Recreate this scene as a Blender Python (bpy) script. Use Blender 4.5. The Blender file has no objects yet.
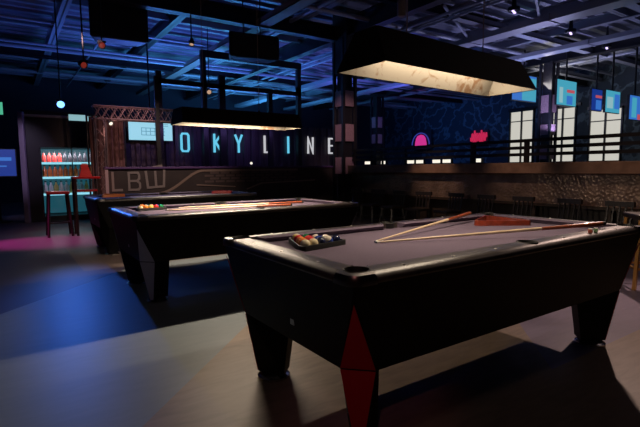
import bpy, bmesh, math, random
from mathutils import Vector, Matrix
random.seed(7)
R = math.radians
sc = bpy.context.scene
C = sc.collection

# ------------------------------------------------------------------ materials
def mat(name, col, rough=0.5, metal=0.0, spec=0.5, emit=None, es=1.0, noise=None, bump=None, coat=0.0):
    m = bpy.data.materials.new(name); m.use_nodes = True
    nt = m.node_tree; b = nt.nodes['Principled BSDF']
    b.inputs['Base Color'].default_value = (*col, 1)
    b.inputs['Roughness'].default_value = rough
    b.inputs['Metallic'].default_value = metal
    b.inputs['Specular IOR Level'].default_value = spec
    if coat: b.inputs['Coat Weight'].default_value = coat
    if emit:
        b.inputs['Emission Color'].default_value = (*emit, 1)
        b.inputs['Emission Strength'].default_value = es
    if noise:                                     # (scale, second colour)
        tc = nt.nodes.new('ShaderNodeTexCoord'); n = nt.nodes.new('ShaderNodeTexNoise')
        n.inputs['Scale'].default_value = noise[0]; n.inputs['Detail'].default_value = 6
        mx = nt.nodes.new('ShaderNodeMix'); mx.data_type = 'RGBA'
        mx.inputs[6].default_value = (*col, 1); mx.inputs[7].default_value = (*noise[1], 1)
        rm = nt.nodes.new('ShaderNodeMapRange'); rm.inputs[1].default_value = .35; rm.inputs[2].default_value = .65
        nt.links.new(tc.outputs['Object'], n.inputs['Vector'])
        nt.links.new(n.outputs['Fac'], rm.inputs[0]); nt.links.new(rm.outputs[0], mx.inputs[0])
        nt.links.new(mx.outputs[2], b.inputs['Base Color'])
    if bump:                                      # (kind, scale, strength)
        tc = nt.nodes.new('ShaderNodeTexCoord')
        t = nt.nodes.new('ShaderNodeTexVoronoi' if bump[0] == 'voronoi' else 'ShaderNodeTexNoise')
        t.inputs['Scale'].default_value = bump[1]
        bp = nt.nodes.new('ShaderNodeBump'); bp.inputs['Strength'].default_value = bump[2]; bp.inputs['Distance'].default_value = .01
        nt.links.new(tc.outputs['Object'], t.inputs['Vector'])
        nt.links.new(t.outputs[0], bp.inputs['Height']); nt.links.new(bp.outputs[0], b.inputs['Normal'])
    return m

M = {}
M['laminate'] = mat('black_laminate', (.0035, .003, .003), .5, spec=.10)
M['rail'] = mat('rail_laminate', (.030, .023, .020),   .36, spec=.45, noise=(22, (.050, .039, .032)), bump=('noise', 60, .02))
M['cloth'] = mat('grey_mauve_cloth', (.145, .112, .155), .95, spec=.1, noise=(90, (.125, .097, .135)))
M['chrome'] = mat('chrome', (.6, .58, .56), .22, metal=1)
M['brushed'] = mat('brushed_steel', (.45, .44, .45), .38, metal=1)
M['casting'] = mat('dark_casting', (.16, .15, .15), .3, metal=1)
M['rubber'] = mat('black_rubber', (.008, .008, .008), .6)
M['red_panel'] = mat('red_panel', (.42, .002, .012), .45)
M['grey_panel'] = mat('grey_panel', (.46, .43, .52), .4)
M['pearl'] = mat('pearl_inlay', (.7, .66, .6), .3)
M['shade_out'] = mat('brown_shade', (.007, .004, .003), .6, spec=.15, noise=(14, (.012, .007, .005)))
M['shade_in'] = mat('cream_reflector', (.5, .45, .36), .7)
M['tube'] = mat('lamp_tube', (.9, .85, .7), .4, emit=(1, .83, .6), es=12)
M['black_metal'] = mat('black_metal', (.010, .010, .012), .45, metal=.3)
M['dark_steel'] = mat('dark_painted_steel', (.014, .013, .016), .4)
M['blue_steel'] = mat('grey_painted_steel', (.34, .36, .42), .35)
M['deck'] = mat('galvanised_deck', (.26, .27, .33), .40, metal=.3)
M['tray'] = mat('bronze_grey_tray', (.20, .16, .16), .5)
M['wire'] = mat('pale_wire', (.35, .24, .20), .5)
M['pink_plate'] = mat('dusky_pink_plate', (.34, .21, .24), .55, noise=(30, (.24, .15, .17)))
M['corrug'] = mat('navy_corrugated', (.055, .042, .06), .5)
M['curtain'] = mat('plum_curtain', (.16, .085, .085), .85)
M['red_paint'] = mat('red_paint', (.32, .008, .010), .4)
M['plate'] = mat('tread_plate', (.24, .175, .145), .32, metal=.6, bump=('voronoi', 22, .8), noise=(5, (.15, .11, .095)))
M['oak'] = mat('brown_boards', (.17, .105, .075), .5, noise=(7, (.11, .065, .045)))
M['darkwood'] = mat('dark_wood', (.02, .014, .011), .45)
M['mural'] = mat('brown_mural', (.050, .036, .034), .75, noise=(3, (.036, .026, .026)))
M['mural_line'] = mat('mural_paint_tan', (.25, .175, .14), .75)
M['mural_grey'] = mat('mural_paint_grey', (.24, .20, .19), .75)
M['mural_brick'] = mat('mural_paint_brick', (.115, .078, .072), .8)
M['white_trim'] = mat('pale_trim', (.36, .30, .33), .6)
M['purple'] = mat('purple_board', (.10, .05, .16), .5)
M['ash'] = mat('pale_ash_wood', (.72, .55, .36), .35, coat=.4)
M['butt'] = mat('red_brown_cue_butt', (.30, .07, .025), .3, coat=.5)
M['rackwood'] = mat('red_brown_wood', (.27, .040, .018), .35, coat=.3, noise=(25, (.17, .026, .012)))
M['orange_plastic'] = mat('orange_plastic', (.85, .22, .05), .4)
M['red_plastic'] = mat('red_plastic', (.6, .03, .03), .4)
M['tip'] = mat('cue_tip', (.05, .06, .10), .7)
M['ivory'] = mat('ivory_ferrule', (.75, .70, .62), .4)
M['gold'] = mat('brass', (.75, .40, .13), .3, metal=1)
M['purple_post'] = mat('mauve_post', (.30, .24, .34), .4, metal=.2)
def emis(n, col, s): return mat(n, (.02, .02, .02), .4, emit=col, es=s)
M['neon_cyan'] = emis('neon_cyan', (.14, .62, .88), .95)
M['neon_white'] = emis('neon_white', (.85, .85, .9), .62)
M['neon_pink'] = emis('neon_pink', (.95, .05, .42), .62)
M['neon_red'] = emis('neon_red', (1, .03, .13), .5)
M['neon_blue'] = emis('neon_blue', (.08, .12, .8), .35)
M['screen_cyan'] = emis('screen_cyan', (.38, .80, .98), .80)
M['screen_line'] = emis('screen_line', (.12, .42, .60), .6)
M['screen_teal'] = emis('screen_teal', (.06, .36, .50), .95)
M['screen_blue'] = emis('screen_blue', (.04, .18, .62), .85)
M['screen_deep'] = emis('screen_deep', (.015, .06, .42), .55)
M['screen_red'] = emis('screen_red', (.75, .13, .17), .6)
M['screen_pale'] = emis('screen_pale', (.35, .65, .72), .7)
M['window_glow'] = mat('window_glow', (.02, .02, .02), .6, emit=(.93, .90, .80), es=.62)
M['lamp_white'] = emis('lamp_white', (1, .93, .78), 1.0)
M['lamp_violet'] = emis('lamp_violet', (.66, .50, 1), 2.0)
M['lamp_blue'] = emis('lamp_blue', (.12, .33, 1), 4)
M['lamp_warm'] = emis('lamp_warm', (1, .62, .42), .5)
M['lamp_red'] = emis('lamp_red', (1, .09, .06), .16)
M['lamp_green'] = emis('lamp_green', (.15, .9, .55), .5)
M['cooler_back'] = emis('cooler_back', (.03, .20, .28), .35)
M['cooler_strip'] = emis('cooler_strip', (.30, .75, .90), 1.0)
M['bottle_orange'] = mat('orange_drink', (.85, .22, .06), .25)
M['bottle_white'] = mat('pale_drink', (.75, .78, .82), .25)
M['bottle_yellow'] = mat('yellow_drink', (.70, .58, .20), .25)
M['bottle_red'] = mat('red_drink', (.65, .06, .05), .25)
M['bottle_dark'] = mat('dark_drink', (.05, .04, .05), .25)

def glass():
    m = bpy.data.materials.new('door_glass'); m.use_nodes = True
    nt = m.node_tree; nt.nodes.clear()
    o = nt.nodes.new('ShaderNodeOutputMaterial'); t = nt.nodes.new('ShaderNodeBsdfTransparent')
    g = nt.nodes.new('ShaderNodeBsdfGlossy'); g.inputs['Roughness'].default_value = .05
    x = nt.nodes.new('ShaderNodeMixShader'); f = nt.nodes.new('ShaderNodeFresnel'); f.inputs[0].default_value = 1.45
    nt.links.new(f.outputs[0], x.inputs[0]); nt.links.new(t.outputs[0], x.inputs[1]); nt.links.new(g.outputs[0], x.inputs[2])
    nt.links.new(x.outputs[0], o.inputs[0]); return m
M['glass'] = glass()

def stain_reflector():
    m = M['shade_in']; nt = m.node_tree; b = nt.nodes['Principled BSDF']
    tc = nt.nodes.new('ShaderNodeTexCoord')
    n = nt.nodes.new('ShaderNodeTexNoise'); n.inputs['Scale'].default_value = 11; n.inputs['Detail'].default_value = 8; n.inputs['Distortion'].default_value = 1.2
    nt.links.new(tc.outputs['Object'], n.inputs['Vector'])
    # the scorched patch sits towards one end of the reflector
    v = nt.nodes.new('ShaderNodeVectorMath'); v.operation = 'DISTANCE'; v.inputs[1].default_value = (1.14, .33, .03)
    nt.links.new(tc.outputs['Object'], v.inputs[0])
    pr = nt.nodes.new('ShaderNodeMapRange'); pr.inputs[1].default_value = .02; pr.inputs[2].default_value = .22; pr.inputs[3].default_value = 1; pr.inputs[4].default_value = 0
    nt.links.new(v.outputs['Value'], pr.inputs[0])
    a = nt.nodes.new('ShaderNodeMath'); a.operation = 'MULTIPLY_ADD'; a.inputs[1].default_value = .20
    nt.links.new(pr.outputs[0], a.inputs[0]); nt.links.new(n.outputs['Fac'], a.inputs[2])
    rm = nt.nodes.new('ShaderNodeMapRange'); rm.inputs[1].default_value = .56; rm.inputs[2].default_value = .74
    nt.links.new(a.outputs[0], rm.inputs[0])
    mx = nt.nodes.new('ShaderNodeMix'); mx.data_type = 'RGBA'
    mx.inputs[6].default_value = (.215, .195, .155, 1); mx.inputs[7].default_value = (.12, .065, .03, 1)
    nt.links.new(rm.outputs[0], mx.inputs[0]); nt.links.new(mx.outputs[2], b.inputs['Base Color'])
stain_reflector()

def floor_mat():
    m = bpy.data.materials.new('painted_floor'); m.use_nodes = True
    nt = m.node_tree; b = nt.nodes['Principled BSDF']; L = nt.links.new
    g = nt.nodes.new('ShaderNodeNewGeometry'); s = nt.nodes.new('ShaderNodeSeparateXYZ'); L(g.outputs['Position'], s.inputs[0])
    def lin(ax, ay, c):                            # 1 where ax*X + ay*Y > c
        a = nt.nodes.new('ShaderNodeMath'); a.operation = 'MULTIPLY'; a.inputs[1].default_value = ax; L(s.outputs[0], a.inputs[0])
        d = nt.nodes.new('ShaderNodeMath'); d.operation = 'MULTIPLY_ADD'; d.inputs[1].default_value = ay; L(s.outputs[1], d.inputs[0]); L(a.outputs[0], d.inputs[2])
        k = nt.nodes.new('ShaderNodeMath'); k.operation = 'GREATER_THAN'; k.inputs[1].default_value = c; L(d.outputs[0], k.inputs[0])
        return k.outputs[0]
    def mul(p, q):
        a = nt.nodes.new('ShaderNodeMath'); a.operation = 'MULTIPLY'; L(p, a.inputs[0]); L(q, a.inputs[1]); return a.outputs[0]
    def mix(f, A, B):
        x = nt.nodes.new('ShaderNodeMix'); x.data_type = 'RGBA'; L(f, x.inputs[0])
        for i, v in ((6, A), (7, B)):
            if isinstance(v, tuple): x.inputs[i].default_value = (*v, 1)
            else: L(v, x.inputs[i])
        return x.outputs[2]
    n = nt.nodes.new('ShaderNodeTexNoise'); n.inputs['Scale'].default_value = 9; n.inputs['Detail'].default_value = 8; n.inputs['Distortion'].default_value = .8
    mp = nt.nodes.new('ShaderNodeMapping'); mp.inputs['Rotation'].default_value = (0, 0, .8); mp.inputs['Scale'].default_value = (.5, 2.2, 1)
    L(g.outputs['Position'], mp.inputs[0]); L(mp.outputs[0], n.inputs['Vector'])
    r = nt.nodes.new('ShaderNodeMapRange'); r.inputs[1].default_value = .3; r.inputs[2].default_value = .7; L(n.outputs['Fac'], r.inputs[0])
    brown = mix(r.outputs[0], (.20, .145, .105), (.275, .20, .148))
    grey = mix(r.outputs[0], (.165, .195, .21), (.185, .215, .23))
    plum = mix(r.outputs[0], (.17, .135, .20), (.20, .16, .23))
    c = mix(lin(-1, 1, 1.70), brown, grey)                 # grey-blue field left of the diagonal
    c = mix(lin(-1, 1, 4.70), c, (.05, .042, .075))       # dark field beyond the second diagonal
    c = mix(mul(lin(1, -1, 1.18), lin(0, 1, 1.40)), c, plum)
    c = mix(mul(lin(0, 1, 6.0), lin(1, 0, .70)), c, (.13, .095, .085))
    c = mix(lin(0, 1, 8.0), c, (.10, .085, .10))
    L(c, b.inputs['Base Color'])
    b.inputs['Roughness'].default_value = .45; b.inputs['Specular IOR Level'].default_value = .22
    return m
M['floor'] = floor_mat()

def graffiti():
    m = bpy.data.materials.new('graffiti_wall'); m.use_nodes = True
    nt = m.node_tree; b = nt.nodes['Principled BSDF']; L = nt.links.new
    tc = nt.nodes.new('ShaderNodeTexCoord')
    w = nt.nodes.new('ShaderNodeTexWave'); w.inputs['Scale'].default_value = 1.1; w.inputs['Distortion'].default_value = 9; w.inputs['Detail'].default_value = 4; w.inputs['Detail Scale'].default_value = 1.3
    L(tc.outputs['Object'], w.inputs['Vector'])
    r = nt.nodes.new('ShaderNodeMapRange'); r.inputs[1].default_value = .86; r.inputs[2].default_value = .99; L(w.outputs['Fac'], r.inputs[0])
    x = nt.nodes.new('ShaderNodeMix'); x.data_type = 'RGBA'; x.inputs[6].default_value = (.035, .05, .075, 1); x.inputs[7].default_value = (.12, .17, .22, 1)
    L(r.outputs[0], x.inputs[0]); L(x.outputs[2], b.inputs['Base Color']); b.inputs['Roughness'].default_value = .8
    return m
M['graffiti'] = graffiti()
M['wall_dark'] = mat('dark_wall', (.03, .032, .045), .8)

# ------------------------------------------------------------------ mesh helpers
def new(): return bmesh.new()
def box(bm, lo, hi, T=None, mi=0):
    vs = [Vector((x, y, z)) for z in (lo[2], hi[2]) for y in (lo[1], hi[1]) for x in (lo[0], hi[0])]
    if T is not None: vs = [T @ v for v in vs]
    v = [bm.verts.new(p) for p in vs]
    for f in ((0, 2, 3, 1), (4, 5, 7, 6), (0, 1, 5, 4), (2, 6, 7, 3), (0, 4, 6, 2), (1, 3, 7, 5)):
        bm.faces.new([v[i] for i in f]).material_index = mi
def loft(bm, loops, cap=True, mi=0, closed=True):
    rings = [[bm.verts.new(p) for p in lp] for lp in loops]
    n = len(rings[0])
    for a, b in zip(rings, rings[1:]):
        for i in range(n if closed else n - 1):
            j = (i + 1) % n
            bm.faces.new((a[i], a[j], b[j], b[i])).material_index = mi
    if cap:
        bm.faces.new(rings[0][::-1]).material_index = mi; bm.faces.new(rings[-1]).material_index = mi
def prism(bm, poly, z0, z1, mi=0):
    loft(bm, [[(x, y, z0) for x, y in poly], [(x, y, z1) for x, y in poly]], mi=mi)
def frame_to(p0, p1):
    d = Vector(p1) - Vector(p0)
    q = d.to_track_quat('Z', 'Y')
    return Matrix.Translation(p0) @ q.to_matrix().to_4x4(), d.length
def tube(bm, p0, p1, r0, r1=None, n=10, mi=0):
    r1 = r0 if r1 is None else r1
    T, l = frame_to(p0, p1)
    loft(bm, [[T @ Vector((r * math.cos(2 * math.pi * i / n), r * math.sin(2 * math.pi * i / n), z)) for i in range(n)] for r, z in ((r0, 0), (r1, l))], mi=mi)
def lathe(bm, prof, o=(0, 0, 0), n=20, mi=0, T=None, cap=True):
    lp = []
    for r, z in prof:
        ring = [Vector((o[0] + r * math.cos(2 * math.pi * i / n), o[1] + r * math.sin(2 * math.pi * i / n), o[2] + z)) for i in range(n)]
        lp.append([T @ v for v in ring] if T is not None else ring)
    loft(bm, lp, mi=mi, cap=cap)
def bar(bm, p0, p1, w, h, mi=0):
    T, l = frame_to(p0, p1); box(bm, (-w / 2, -h / 2, 0), (w / 2, h / 2, l), T, mi)
def mesh(name, bm, mats, smooth=False, bevel=0):
    bmesh.ops.recalc_face_normals(bm, faces=bm.faces[:])
    me = bpy.data.meshes.new(name); bm.to_mesh(me); bm.free()
    for m in (mats if isinstance(mats, (list, tuple)) else [mats]): me.materials.append(M[m] if isinstance(m, str) else m)
    if smooth:
        for p in me.polygons: p.use_smooth = True
        me.set_sharp_from_angle(angle=R(40))
    return me
def obj(name, bm, mats, parent=None, loc=(0, 0, 0), rz=0, smooth=False, bevel=0, label=None, seg=2):
    o = bpy.data.objects.new(name, bm if isinstance(bm, bpy.types.Mesh) else mesh(name, bm, mats, smooth))
    C.objects.link(o); o.location = loc; o.rotation_euler = (0, 0, rz)
    if parent is not None: o.parent = parent
    if bevel:
        b = o.modifiers.new('bevel', 'BEVEL'); b.width = bevel; b.segments = seg; b.limit_method = 'ANGLE'; b.angle_limit = R(40)
    if label: o['label'] = label
    return o
def tag(o, label, cat, group=None, kind=None):
    o['label'] = label; o['category'] = cat
    if group: o['group'] = group
    if kind: o['kind'] = kind
    return o
def thing(name, label, cat, loc=(0, 0, 0), rz=0, group=None):
    o = bpy.data.objects.new(name, None); C.objects.link(o); o.empty_display_size = .05
    o.location = loc; o.rotation_euler = (0, 0, rz)
    return tag(o, label, cat, group)
def struct(name, bm, mats, label=None, cat=None, parent=None, smooth=False, bevel=0):
    o = obj(name, bm, mats, parent, smooth=smooth, bevel=bevel)
    if parent is None:
        o['kind'] = 'structure'
        if label: o['label'] = label
        if cat: o['category'] = cat
    return o
def tree(o, parent=None):
    c = o.copy(); C.objects.link(c)
    if parent is not None: c.parent = parent
    for ch in list(o.children): tree(ch, c)
    return c
def boolean(o, cutters):
    for c in cutters:
        md = o.modifiers.new('cut', 'BOOLEAN'); md.object = c; md.operation = 'DIFFERENCE'; md.solver = 'EXACT'
    bpy.context.view_layer.update()
    dg = bpy.context.evaluated_depsgraph_get()
    me = bpy.data.meshes.new_from_object(o.evaluated_get(dg))
    o.modifiers.clear(); o.data = me
    for c in cutters: bpy.data.objects.remove(c)
    return o

# ------------------------------------------------------------------ camera
F, PITCH, YAW, ROLL, H = 462.677, .09763, .59575, -.00878, 1.18545
fw = Vector((math.sin(YAW) * math.cos(PITCH), math.cos(YAW) * math.cos(PITCH), -math.sin(PITCH)))
rt = Vector((math.cos(YAW), -math.sin(YAW), 0)); up = rt.cross(fw)
r2 = rt * math.cos(ROLL) + up * math.sin(ROLL); u2 = -rt * math.sin(ROLL) + up * math.cos(ROLL)
cam = bpy.data.cameras.new('camera'); co = bpy.data.objects.new('camera', cam); C.objects.link(co)
mw = Matrix((r2, u2, -fw)).transposed().to_4x4(); mw.translation = (0, 0, H)
co.matrix_world = mw; cam.sensor_width = 36; cam.lens = F / 640 * 36; cam.clip_start = .02; cam.clip_end = 200
sc.camera = co

# ------------------------------------------------------------------ room shell
CZ = 5.0
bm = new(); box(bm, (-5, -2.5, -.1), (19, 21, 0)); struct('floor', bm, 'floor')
bm = new(); box(bm, (-5.1, 21, 0), (19, 21.1, CZ + .1)); struct('wall_back', bm, 'wall_dark')
bm = new(); box(bm, (19, -2.5, 0), (19.1, 21.1, CZ + .1)); struct('wall_right', bm, 'graffiti')
bm = new(); box(bm, (-5.1, -2.5, 0), (-5, 21, CZ + .1)); struct('wall_left', bm, 'wall_dark')
bm = new(); box(bm, (-5.1, -2.6, 0), (19.1, -2.5, CZ + .1)); struct('wall_front', bm, 'wall_dark')
bm = new(); prof = []; y = -2.5
while y < 21:                                       # trapezoid roof deck, ribs along X
    prof += [(y, CZ), (y + .16, CZ), (y + .20, CZ - .08), (y + .33, CZ - .08)]; y += .37
prof = [(a, b) for a, b in prof if a < 21] + [(21, CZ)]
lo = [[(x, a, b) for a, b in prof] for x in (-5, 19)]
loft(bm, lo, cap=False, closed=False); struct('ceiling', bm, 'deck')

def ibeam(name, p0, p1, w, h, m, k):
    b = new(); T, l = frame_to(p0, p1)
    vert = Vector((0, 0, 1)); d = (Vector(p1) - Vector(p0)).normalized(); s = d.cross(vert)
    T = Matrix((s, vert, -d)).transposed().to_4x4(); T.translation = p0
    for lo_, hi_ in (((-w / 2, -h / 2), (w / 2, -h / 2 + .025)), ((-w / 2, h / 2 - .025), (w / 2, h / 2)), ((-.012, -h / 2), (.012, h / 2))):
        box(b, (lo_[0], lo_[1], -l), (hi_[0], hi_[1], 0), T)
    return struct(name, b, m)
k = 1
for x, z, w, h, m in ((-2.4, 4.62, .2, .4, 'dark_steel'), (1.2, 4.55, .16, .26, 'blue_steel'), (3.4, 4.62, .16, .28, 'dark_steel'), (7.0, 4.5, .22, .42, 'dark_steel'), (6.0, 4.72, .12, .18, 'blue_steel'),
                      (8.6, 4.68, .12, .2, 'blue_steel'), (10.4, 4.6, .18, .32, 'blue_steel'), (12.2, 4.7, .14, .22, 'blue_steel'), (13.9, 4.5, .22, .42, 'dark_steel'), (16, 4.65, .16, .28, 'blue_steel')):
    ibeam('ceiling_beam', (x, 3, z), (x, 21, z), w, h, m, k)
for y, z, w, h, m in ((5.2, 4.72, .12, .2, 'blue_steel'), (7.4, 4.7, .14, .24, 'dark_steel'), (9.4, 4.42, .2, .34, 'dark_steel'), (11.2, 4.72, .1, .18, 'blue_steel'), (13.2, 4.7, .12, .2, 'blue_steel'),
                      (15.4, 4.5, .18, .34, 'dark_steel'), (17.4, 4.7, .12, .2, 'blue_steel'), (19.2, 4.6, .16, .3, 'blue_steel')):
    ibeam('ceiling_purlin', (-5, y, z), (19, y, z), w, h, m, k)
# bronze-grey cable tray, ducts
b = new(); box(b, (4.72, 4, 4.28), (5.02, 20.5, 4.30)); box(b, (4.72, 4, 4.28), (4.735, 20.5, 4.40)); box(b, (5.005, 4, 4.28), (5.02, 20.5, 4.40))
tag(obj('cable_tray', b, 'tray'), 'bronze grey cable tray running back under the blue roof deck', 'cable tray')
def duct(name, label, p0, p1, r, m, flat=1):
    b = new(); d = Vector(p1) - Vector(p0); n = int(d.length / 1.8)
    if flat == 1: tube(b, p0, p1, r, n=18); return tag(obj(name, b, m, smooth=True), label, 'duct')
    x, z = p0[0], p0[2]; box(b, (x - r, p0[1], z - r * flat), (x + r, p1[1], z + r * flat))
    for i in range(1, n): y = p0[1] + d.y * i / n; box(b, (x - r - .015, y - .02, z - r * flat - .015), (x + r + .015, y + .02, z + r * flat + .015))
    return tag(obj(name, b, m), label, 'duct')
duct('air_duct', 'flat grey duct crossing the roof at upper right', (9.3, 3.4, 4.12), (9.3, 20.5, 4.12), .20, 'blue_steel', .3)
duct('air_duct', 'flat pale duct under the roof beside the violet lights, further right', (11.9, 4.0, 4.14), (11.9, 20.5, 4.14), .17, 'blue_steel', .3)
duct('conduit_pipe', 'thin grey pipe crossing under the beams at upper left', (-4, 14.1, 4.40), (7.2, 14.1, 4.40), .035, 'blue_steel')

for x, z, r_ in ((2.2, 4.44, .03), (5.6, 4.52, .045), (7.9, 4.40, .03), (8.2, 4.40, .03), (10.0, 4.30, .05), (12.9, 4.38, .04), (14.8, 4.36, .05)):
    b = new(); tube(b, (x, 3.2, z), (x, 20.8, z), r_, n=10); struct('ceiling_pipe', b, 'blue_steel', smooth=True)
for x0, y in ((8.2, 4.4), (8.2, 6.85), (8.2, 8.85), (8.2, 10.8), (8.2, 13.8)):
    b = new(); box(b, (x0, y - .11, 4.34), (18.8, y + .11, 4.37)); box(b, (x0, y - .11, 4.34), (18.8, y - .095, 4.46)); box(b, (x0, y + .095, 4.34), (18.8, y + .11, 4.46)); struct('ceiling_tray', b, 'blue_steel')
for y, z, r_ in ((6.3, 4.56, .03), (8.3, 4.50, .05), (10.2, 4.56, .03), (12.3, 4.50, .04), (14.3, 4.34, .05), (16.4, 4.50, .05), (18.3, 4.45, .06)):
    b = new(); tube(b, (-4.8, y, z), (18.8, y, z), r_, n=10); struct('ceiling_pipe', b, 'blue_steel', smooth=True)
b = new()
for y in range(5, 20, 2): bar(b, (8.0, y, 4.62), (11.0, y + 1.6, 4.62), .05, .05)
struct('ceiling_brace', b, 'blue_steel')
# ------------------------------------------------------------------ pool tables
TL, TW = 2.402, 1.217
BED = .765
def rrect(x0, y0, x1, y1, r, n=6):
    pts = []
    for cx, cy, a in ((x1 - r, y1 - r, 0), (x0 + r, y1 - r, 90), (x0 + r, y0 + r, 180), (x1 - r, y0 + r, 270)):
        for i in range(n + 1):
            t = R(a + 90 * i / n); pts.append((cx + r * math.cos(t), cy + r * math.sin(t)))
    return pts
CORN = [(0, 0, 1, 1), (TL, 0, -1, 1), (TL, TW, -1, -1), (0, TW, 1, -1)]
POCK = [(.088, .088), (TL / 2, .082), (TL - .088, .088), (TL - .088, TW - .088), (TL / 2, TW - .082), (.088, TW - .088)]
def cutters():
    cs = []
    for x, y in POCK:
        b = new(); tube(b, (x, y, .70), (x, y, .9), .050, n=28); cs.append(obj('cut', b, 'rubber'))
    return cs
def make_table(loc, label, panel, panel_label):
    t = thing('pool_table', label, 'pool table', loc, 0, 'pool tables in a row')
    def chamf(ins, c, z):
        p = []
        for cx, cy, sx, sy in CORN:
            a = (cx + sx * ins, cy + sy * (ins + c), z); d = (cx + sx * (ins + c), cy + sy * ins, z)
            p += ([a, d] if sx * sy > 0 else [d, a])
        return p
    b = new(); loft(b, [chamf(.067, .10, .386), chamf(.022, .004, .72), chamf(.016, .004, .756)]); obj('body', b, 'laminate', t, bevel=.004)
    for cx, cy, sx, sy in CORN:
        P = lambda x, y, z: Vector((cx + sx * x, cy + sy * y, z))
        o = .0035
        def tri(pts):                              # thin solid panel over a chamfer
            bb = new(); n = Vector((-sx, -sy, 0)).normalized() * .003
            loft(bb, [[p + n * .15 for p in pts], [p + n for p in pts]]); return bb
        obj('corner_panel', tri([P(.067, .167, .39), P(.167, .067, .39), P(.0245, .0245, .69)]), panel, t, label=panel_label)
        lg = new()
        def leg(z, a, wf, wb, d):                  # set on the diagonal: front edge centred at inset a, depth d inwards
            f = Vector((a, a)); e = Vector((.7071, -.7071)); n_ = Vector((.7071, .7071)); q = [f - e * wf / 2, f + e * wf / 2, f + n_ * d + e * wb / 2, f + n_ * d - e * wb / 2]
            return [P(v.x, v.y, z) for v in q]
        loft(lg, [leg(.03, .150, .034, .13, .165), leg(.392, .117, .1414, .1414, .26)]); L = obj('leg', lg, 'laminate', t, bevel=.004)
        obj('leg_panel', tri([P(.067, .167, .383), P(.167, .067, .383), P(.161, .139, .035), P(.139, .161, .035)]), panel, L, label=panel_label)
        ft = new(); c0 = P(.212, .212, 0)
        lathe(ft, [(.075, 0), (.092, .004), (.092, .014), (.08, .022), (.06, .032)], c0, 24); obj('foot', ft, 'chrome', L, smooth=True, label='round steel levelling foot')
    # lock plate on the end panel
    b = new(); box(b, (.052, .50, .47), (.060, .535, .55)); tube(b, (.05, .5175, .52), (.057, .5175, .52), .010, n=12); obj('lock_plate', b, 'brushed', t, bevel=.003)
    # rails with pocket cut-outs
    b = new(); out = rrect(0, 0, TL, TW, .055); inn = rrect(.112, .112, TL - .112, TW - .112, .001)
    lo = []
    for off, z in ((.014, .757), (.003, .760), (.0, .765), (.0, .770), (.003, .778), (.011, .787), (.023, .7935), (.040, .798), (.062, .800)):
        lo.append([(min(max(x, off), TL - off), min(max(y, off), TW - off), z) for x, y in out])
    rings = [[b.verts.new(p) for p in l] for l in lo] + [[b.verts.new((x, y, z)) for x, y in inn] for z in (.800, .757)]
    n = len(out); rings.append(rings[0])
    for A, B in zip(rings, rings[1:]):
        for i in range(n): b.faces.new((A[i], A[(i + 1) % n], B[(i + 1) % n], B[i]))
    bmesh.ops.remove_doubles(b, verts=b.verts[:], dist=.0002)
    boolean(obj('rail_frame', b, 'rail', t, smooth=True), cutters_at(t))
    b = new(); box(b, (.075, .075, .739), (TL - .075, TW - .075, BED)); boolean(obj('cloth_bed', b, 'cloth', t), cutters_at(t))
    # six cushions
    def cushion(p, q, nrm):
        p, q, nrm = Vector((*p, 0)), Vector((*q, 0)), Vector((*nrm, 0)); d = (q - p).normalized()
        bb = new(); rows = []
        for off, z, ins in ((0, BED, 0), (.024, BED, .018), (.046, .792, .034), (0, .799, 0)):
            rows.append([p + d * ins + nrm * off + Vector((0, 0, z)), q - d * ins + nrm * off + Vector((0, 0, z))])
        loft(bb, [[r[0] for r in rows], [r[1] for r in rows]]); obj('cushion', bb, 'cloth', t)
    e, g, mid = .112, .165, TL / 2
    for y, ny in ((e, 1), (TW - e, -1)):
        cushion((g, y), (mid - .065, y), (0, ny)); cushion((mid + .065, y), (TL - g, y), (0, ny))
    for x, nx in ((e, 1), (TL - e, -1)): cushion((x, g), (x, TW - g), (nx, 0))
    for x, y in POCK:
        b = new(); lathe(b, [(.045, .66), (.049, .66), (.0495, .788), (.053, .8005), (.050, .803), (.044, .788), (.042, .665)], (x, y, 0), 24); obj('pocket', b, 'rubber', t, smooth=True)
    # corner castings
    for i, (cx, cy, sx, sy) in enumerate(CORN):
        b = new(); A = [];B = []
        r0 = .055
        for k_ in range(7):
            a = R(90 * k_ / 6); vx, vy = -math.cos(a), -math.sin(a)
            A.append((r0 + vx * (r0 + .003), r0 + vy * (r0 + .003)))
        A = [(-.003, .115)] + A + [(.115, -.003)]
        top = [(max(x, .012), max(y, .012)) for x, y in A]
        def tr(pts, z): return [Vector((cx + sx * x, cy + sy * y, z)) for x, y in pts]
        inner = [(.020, .115)] + [(r0 - math.cos(R(90 * k_ / 6)) * (r0 - .02), r0 - math.sin(R(90 * k_ / 6)) * (r0 - .02)) for k_ in range(7)] + [(.115, .020)]
        rows = [tr(inner, .758), tr(A, .758), tr(A, .774), tr([(x * .96 + .002, y * .96 + .002) for x, y in A], .788), tr([(x * .88 + .007, y * .88 + .007) for x, y in A], .798), tr([(x + .008, y + .008) for x, y in inner], .8025)]
        loft(b, rows + [rows[0]], cap=False, closed=False); obj('corner_casting', b, 'casting', t, smooth=True, label='dark metal corner casting')
    # diamond sights
    sg = [(TL * k_ / 8, yy) for k_ in (1, 2, 3, 5, 6, 7) for yy in (.055, TW - .055)] + [(xx, TW * k_ / 4) for k_ in (1, 2, 3) for xx in (.055, TL - .055)]
    for x, y in sg:
        b = new(); lathe(b, [(.008, .7985), (.0075, .8015), (.003, .802)], (x, y, 0), 12); obj('rail_sight', b, 'pearl', t, label='pale round sight')
    return t
def cutters_at(t):
    cs = cutters()
    for c in cs: c.location = t.location
    return cs
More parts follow.
